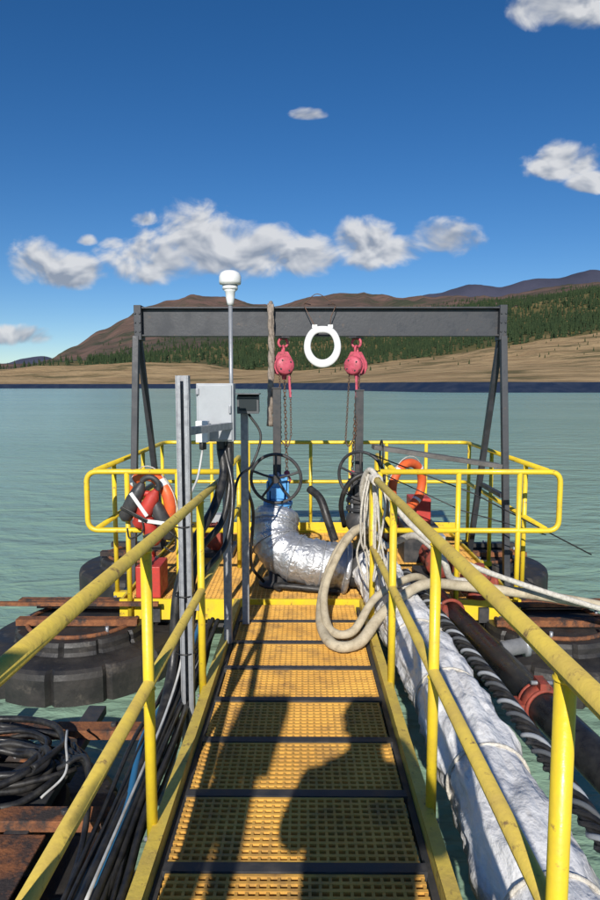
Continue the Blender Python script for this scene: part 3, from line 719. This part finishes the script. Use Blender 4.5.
# ------------------------------------------------------------------ water
w = bpy.data.materials.new('lake_water'); w.use_nodes = True
nt = w.node_tree; N = nt.nodes; L = nt.links; b = N['Principled BSDF']
b.inputs['Roughness'].default_value = 0.20; b.inputs['IOR'].default_value = 1.33; b.inputs['Specular IOR Level'].default_value = 0.24
geo = N.new('ShaderNodeNewGeometry')
def tex(scale, sc, det=4, dist=0.0, rot=0.25):
    mp = N.new('ShaderNodeMapping'); mp.inputs['Scale'].default_value = sc; mp.inputs['Rotation'].default_value = (0, 0, rot)
    L.new(geo.outputs['Position'], mp.inputs['Vector'])
    n_ = N.new('ShaderNodeTexNoise'); n_.inputs['Scale'].default_value = scale; n_.inputs['Detail'].default_value = det; n_.inputs['Distortion'].default_value = dist
    L.new(mp.outputs['Vector'], n_.inputs['Vector']); return n_.outputs['Fac']
big = tex(0.03, (1, 2.5, 1), 4); mid = tex(1.4, (0.5, 1, 1), 6, 0.5, 0.35); sml = tex(5.5, (0.6, 1, 1), 4, 0.3, -0.2)
cr = N.new('ShaderNodeMix'); cr.data_type = 'RGBA'; cr.inputs['A'].default_value = (0.25, 0.385, 0.275, 1); cr.inputs['B'].default_value = (0.31, 0.455, 0.335, 1)
mr = N.new('ShaderNodeMapRange'); mr.inputs['From Min'].default_value = 0.35; mr.inputs['From Max'].default_value = 0.65
L.new(big, mr.inputs['Value']); L.new(mr.outputs['Result'], cr.inputs['Factor'])
L.new(cr.outputs['Result'], b.inputs['Base Color'])
ad = N.new('ShaderNodeMath'); ad.operation = 'MULTIPLY_ADD'; ad.inputs[1].default_value = 0.30
L.new(sml, ad.inputs[0]); L.new(mid, ad.inputs[2])
bp = N.new('ShaderNodeBump'); bp.inputs['Strength'].default_value = 1.0; bp.inputs['Distance'].default_value = 0.13
L.new(ad.outputs[0], bp.inputs['Height']); L.new(bp.outputs['Normal'], b.inputs['Normal'])
me = bpy.data.meshes.new('lake_water'); me.from_pydata([(-9000, -3000, WATER), (9000, -3000, WATER), (9000, 9000, WATER), (-9000, 9000, WATER)], [], [(0, 1, 2, 3)])
me.materials.append(w); o = bpy.data.objects.new('lake_water', me); S.collection.objects.link(o)

# ------------------------------------------------------------------ terrain (far-shore profiles in image pixels, converted to bearing/elevation)
K = 1 / 650.0
def brg(px, py):
    yv = (450 - py) * K; f_ = 0.99504 + yv * 0.0995
    return ((px - 304) * K / f_, (yv * 0.99504 - 0.0995) / f_)
def el(tab): return [brg(a, b_) for a, b_ in tab]
liner = el([(-900, 384), (150, 384), (300, 383), (450, 382), (900, 382), (1500, 382)])
bank = el([(-900, 360), (0, 370), (60, 366), (130, 363), (200, 364), (240, 369), (300, 370), (360, 366), (430, 358), (500, 347), (560, 339), (600, 334), (900, 320), (1500, 320)])
forest = el([(-900, 350), (0, 369), (60, 364), (110, 361), (150, 355), (200, 348), (260, 344), (330, 340), (400, 329), (450, 318), (520, 306), (600, 293), (900, 280), (1500, 270)])
ridge = el([(-900, 345), (-200, 366), (30, 366), (52, 361), (75, 346), (100, 331), (125, 317), (150, 305), (170, 298), (195, 296), (225, 298), (250, 303), (275, 307), (300, 300), (320, 295), (345, 293), (370, 294), (400, 296), (430, 298), (460, 295), (500, 295), (540, 291), (600, 284), (900, 270), (1500, 260)])
far = el([(-900, 340), (-100, 360), (0, 364), (25, 358), (42, 355), (60, 361), (120, 370), (300, 340), (400, 303), (430, 295), (470, 285), (500, 287), (525, 280), (560, 277), (590, 270), (620, 276), (700, 290), (900, 300), (1500, 320)])
def shoreD(u):
    t = min(1, max(0, (u + 0.25) / 0.5)); t = t * t * (3 - 2 * t); return 420 + (190 - 420) * t
def ht(u, D):
    d0 = shoreD(u); d1 = d0 + 14; d2 = 600; d3 = 1000; d4 = 2400
    keys = [(d0, (WATER - 1.0 - CAMZ) / d0), (d1, interp(liner, u)), (d2, interp(bank, u)), (d3, interp(forest, u)), (d4, interp(ridge, u))]
    if D <= d0: v = keys[0][1]
    elif D >= d4: v = keys[-1][1] - (D - d4) / 1500 * 0.08
    else:
        for (a, b_), (c_, e_) in zip(keys, keys[1:]):
            if D <= c_:
                t = (D - a) / (c_ - a); v = b_ + (e_ - b_) * t; break
    z = CAMZ + v * D
    X = u * D
    amp = 0 if D < d1 + 1 else min(1, (D - d1) / 150)
    n5 = noise.fractal(V(X * 0.006, D * 0.004, 0), 1.0, 2.0, 5)
    gul = 0.25 - abs(noise.noise(V(X * 0.010, D * 0.0018, 7))) if D > 1000 else 0
    z += amp * (n5 * D * 0.0055 + gul * (D - 1000) * 0.020 * (1 if D < d4 else 0.6) + noise.noise(V(X * 0.03, D * 0.02, 3)) * 0.9)
    return z
def sheet(name, rows, m, us):
    vs = []; fs = []; nu = len(us)
    for ri, rf in enumerate(rows):
        for u in us:
            D = rf(u); vs.append((u * D, D, ht(u, D)))
    for i in range(len(rows) - 1):
        for k in range(nu - 1): fs.append((i * nu + k, i * nu + k + 1, (i + 1) * nu + k + 1, (i + 1) * nu + k))
    me = bpy.data.meshes.new(name); me.from_pydata(vs, [], fs); me.materials.append(m)
    me.polygons.foreach_set('use_smooth', [True] * len(fs)); me.update()
    o = bpy.data.objects.new(name, me); S.collection.objects.link(o); return o
us = [-1.4 + 2.8 * i / 620 for i in range(621)]
LIN = mat('pond_liner', (0.012, 0.020, 0.042), 0.6, col2=(0.02, 0.032, 0.062), nscale=0.2)
BANK = mat('gravel_bank', (0.46, 0.32, 0.165), 0.95, col2=(0.32, 0.215, 0.11), nscale=0.05, lo=0.4, hi=0.6, col3=(0.15, 0.12, 0.055), n3=0.035, lo3=0.50, hi3=0.60, stretch=(0.5, 1.0, 5.0), spec=0.1, bump=0.8, bscale=0.25, bdist=3)
FLR = mat('forest_floor', (0.16, 0.125, 0.05), 0.95, col2=(0.07, 0.075, 0.03), nscale=0.02, col3=(0.28, 0.20, 0.09), n3=0.012, lo3=0.52, hi3=0.64, spec=0.1)
HILL = mat('brown_hillside', (0.175, 0.108, 0.082), 0.95, col2=(0.105, 0.076, 0.058), nscale=0.006, lo=0.4, hi=0.6, col3=(0.065, 0.068, 0.042), n3=0.005, lo3=0.48, hi3=0.58, spec=0.1, bump=0.8, bscale=0.02, bdist=14)  # brown lightened with painted-in distance haze
FARM = mat('far_mountainside', (0.10, 0.10, 0.14), 0.95, col2=(0.07, 0.075, 0.11), nscale=0.002, spec=0.1)  # bluish haze is mixed into the base colour
D1 = lambda u: shoreD(u) + 14
sheet('pond_liner_slope', [lambda u: shoreD(u) - 8, lambda u: shoreD(u), lambda u: shoreD(u) + 7, D1], LIN, us)
sheet('gravel_shore', [(lambda t: (lambda u: D1(u) + (600 - D1(u)) * t))(i / 30) for i in range(31)], BANK, us)
sheet('forest_ground', [(lambda t: (lambda u: 600 + 400 * t))(i / 20) for i in range(21)], FLR, us)
sheet('hills', [(lambda t: (lambda u: 1000 + 1400 * t))(i / 40) for i in range(41)] + [lambda u: 2600, lambda u: 3000, lambda u: 3600], HILL, us)
vs = []; fs = []
for D, sc in ((4000, -0.2), (6000, 0.6), (7000, 1.0), (8500, 0.3)):
    for u in us:
        v = interp(far, u); z = CAMZ + v * D * sc + (noise.fractal(V(u * 14, D * 0.001, 5), 1.0, 2.0, 5) * 26 * max(0, sc))
        vs.append((u * D, D, z))
nu = len(us)
for i in range(3):
    for k in range(nu - 1): fs.append((i * nu + k, i * nu + k + 1, (i + 1) * nu + k + 1, (i + 1) * nu + k))
me = bpy.data.meshes.new('mountain_range'); me.from_pydata(vs, [], fs); me.materials.append(FARM); me.polygons.foreach_set('use_smooth', [True] * len(fs))
o = bpy.data.objects.new('mountain_range', me); S.collection.objects.link(o)

TREE = mat('conifer_foliage', (0.042, 0.062, 0.026), 0.9, col2=(0.020, 0.036, 0.018), nscale=0.12, lo=0.35, hi=0.65, col3=(0.15, 0.11, 0.03), n3=0.08, lo3=0.62, hi3=0.70, spec=0.1)
tr = MB('pine_forest', [TREE])
rr = random.Random(11)
def tree(x, y, z, h):
    w_ = h * rr.uniform(0.15, 0.24); a0 = rr.random() * 6
    vs = []; fs = []
    for (zb, zt, wf) in ((0.08, 0.55, 1.0), (0.34, 0.80, 0.72), (0.62, 1.0, 0.42)):
        o_ = len(vs)
        for k in range(6):
            a = a0 + k * math.pi / 3; q = w_ * wf * rr.uniform(0.75, 1.15)
            vs.append((x + q * math.cos(a), y + q * math.sin(a), z + h * (zb + rr.uniform(-0.03, 0.03))))
        vs.append((x, y, z + h * zt))
        for k in range(6): fs.append((o_ + k, o_ + (k + 1) % 6, o_ + 6))
    tr.add(vs, fs)
cnt = 0; tries = 0
while cnt < 20000 and tries < 170000:
    tries += 1
    u = rr.uniform(-0.75, 0.95); D = rr.uniform(440, 1900)
    px = 304 + u * 650
    dens = noise.noise(V(u * 9, D * 0.006, 1.3)) * 0.5 + 0.5
    if px < 90: base = 0.05
    elif px < 230: base = 0.5
    else: base = 1.0
    if D < 600: base *= (0.03 if px > 300 else 0.0)
    elif D < 680: base *= 0.35
    if D > 1050: base *= ((1.0 if px > 400 else 0.3) * max(0, 1 - (D - 1050) / (1000 if px > 400 else 650)))
    if rr.random() > base * (0.15 + 1.3 * dens): continue
    tree(u * D, D, ht(u, D) - 0.4, rr.uniform(4.5, 11) * (0.4 if D < 600 else 1)); cnt += 1
tr.build()

# ------------------------------------------------------------------ sky, clouds, sun
SUN_EL, SUN_AZ = math.radians(28), math.radians(7)
W = bpy.data.worlds.new('World'); S.world = W; W.use_nodes = True
nt = W.node_tree; N = nt.nodes; L = nt.links; N.clear()
out = N.new('ShaderNodeOutputWorld'); bg = N.new('ShaderNodeBackground'); bg.inputs['Strength'].default_value = 0.085
sky = N.new('ShaderNodeTexSky'); sky.sky_type = 'NISHITA'; sky.sun_disc = False; sky.sun_elevation = SUN_EL; sky.sun_rotation = math.pi + SUN_AZ
sky.altitude = 1400; sky.air_density = 1.0; sky.dust_density = 0.1; sky.ozone_density = 3.5
hs = N.new('ShaderNodeHueSaturation'); hs.inputs['Hue'].default_value = 0.505; hs.inputs['Saturation'].default_value = 1.27; hs.inputs['Value'].default_value = 1.08
L.new(sky.outputs[0], hs.inputs['Color']); L.new(hs.outputs[0], bg.inputs['Color'])
tc = N.new('ShaderNodeTexCoord'); sp = N.new('ShaderNodeSeparateXYZ'); L.new(tc.outputs['Generated'], sp.inputs[0])
def M_(op, a, b=None, c=None, clamp=False):
    n_ = N.new('ShaderNodeMath'); n_.operation = op; n_.use_clamp = clamp
    for i, q in enumerate((a, b, c)):
        if q is None: continue
        if isinstance(q, (int, float)): n_.inputs[i].default_value = q
        else: L.new(q, n_.inputs[i])
    return n_.outputs[0]
yy = M_('MAXIMUM', sp.outputs['Y'], 0.05)
U = M_('DIVIDE', sp.outputs['X'], yy); Vv = M_('DIVIDE', sp.outputs['Z'], yy)
clouds = [(156, 260, 48, 31), (198, 242, 48, 38), (245, 252, 60, 31), (304, 256, 46, 24), (142, 270, 30, 20), (188, 222, 22, 16),
          (362, 246, 33, 27), (402, 252, 38, 17), (442, 243, 34, 20),
          (36, 264, 29, 25), (68, 275, 37, 18), (18, 337, 30, 12), (309, 115, 19, 7), (560, 163, 34, 20), (594, 184, 24, 11), (568, 8, 58, 26),
          (87, 240, 12, 7), (146, 220, 17, 9), (115, 244, 17, 10)]
field = None; up = None
for (cx, cy, rx, ry) in clouds:
    cu, cv = brg(cx, cy)
    du = M_('DIVIDE', M_('SUBTRACT', U, cu), rx * K); du2 = M_('MULTIPLY', du, du)
    dv = M_('DIVIDE', M_('SUBTRACT', Vv, cv), ry * K)
    dvn = M_('MULTIPLY', M_('MINIMUM', dv, 0), 1.4); dvp = M_('MAXIMUM', dv, 0)
    dvv = M_('ADD', M_('MULTIPLY', dvn, dvn), M_('MULTIPLY', dvp, dvp))
    small = 0.35 if rx < 24 else -0.1
    f_ = M_('SUBTRACT', 1.0 - small, M_('ADD', du2, dvv))
    g_ = M_('ADD', f_, M_('MULTIPLY', dv, 0.9))
    field = f_ if field is None else M_('MAXIMUM', field, f_)
    up = g_ if up is None else M_('MAXIMUM', up, g_)
cmb = N.new('ShaderNodeCombineXYZ'); L.new(U, cmb.inputs[0]); L.new(M_('MULTIPLY', Vv, 1.4), cmb.inputs[1])
def nz(scale, off=0.0, det=9, rough=0.55, sd=0.0):
    mp = N.new('ShaderNodeMapping'); mp.inputs['Location'].default_value = (off * 0.5, off, sd); L.new(cmb.outputs[0], mp.inputs['Vector'])
    n_ = N.new('ShaderNodeTexNoise'); n_.inputs['Scale'].default_value = scale; n_.inputs['Detail'].default_value = det; n_.inputs['Roughness'].default_value = rough; n_.inputs['Distortion'].default_value = 0.35
    L.new(mp.outputs[0], n_.inputs['Vector']); return n_.outputs['Fac']
n1 = nz(13); s1 = nz(13, 0, 3.5, 0.5); s1b = nz(13, 0.016, 3.5, 0.5)
dens = M_('ADD', M_('MAXIMUM', field, -2.0), M_('MULTIPLY', M_('SUBTRACT', n1, 0.475), 4.6))
al = N.new('ShaderNodeMapRange'); al.interpolation_type = 'SMOOTHSTEP'; al.inputs['From Min'].default_value = -0.20; al.inputs['From Max'].default_value = 1.0
L.new(dens, al.inputs['Value'])
gate = M_('GREATER_THAN', sp.outputs['Y'], 0.1)
alpha = M_('MULTIPLY', M_('MULTIPLY', al.outputs[0], gate), 0.93)
lit = M_('ADD', M_('MULTIPLY', M_('SUBTRACT', up, field), 0.45), M_('MULTIPLY', M_('SUBTRACT', s1, s1b), 5.0))
lit = M_('ADD', lit, 0.55, None, True)
cm = N.new('ShaderNodeMix'); cm.data_type = 'RGBA'; cm.inputs['A'].default_value = (0.33, 0.38, 0.47, 1); cm.inputs['B'].default_value = (0.84, 0.85, 0.87, 1)
L.new(lit, cm.inputs['Factor'])
bc = N.new('ShaderNodeBackground'); L.new(cm.outputs['Result'], bc.inputs['Color']); bc.inputs['Strength'].default_value = 0.86
ms = N.new('ShaderNodeMixShader'); L.new(alpha, ms.inputs[0]); L.new(bg.outputs[0], ms.inputs[1]); L.new(bc.outputs[0], ms.inputs[2])
L.new(ms.outputs[0], out.inputs['Surface'])

sl = bpy.data.lights.new('sun', 'SUN'); sl.energy = 5.0; sl.angle = math.radians(0.5); sl.color = (1.0, 0.95, 0.87)
so = bpy.data.objects.new('sun', sl); S.collection.objects.link(so)
sdir = V(-math.sin(SUN_AZ) * math.cos(SUN_EL), -math.cos(SUN_AZ) * math.cos(SUN_EL), math.sin(SUN_EL))
so.rotation_euler = sdir.to_track_quat('Z', 'Y').to_euler(); so.location = (0, -5, 8)

cam = bpy.data.cameras.new('camera'); co = bpy.data.objects.new('camera', cam); S.collection.objects.link(co)
cam.sensor_fit = 'VERTICAL'; cam.sensor_height = 36; cam.lens = 26; cam.clip_start = 0.02; cam.clip_end = 30000
co.location = (0, 0, CAMZ); co.rotation_euler = (math.radians(90 - 5.71), 0, math.radians(0.35))
S.camera = co
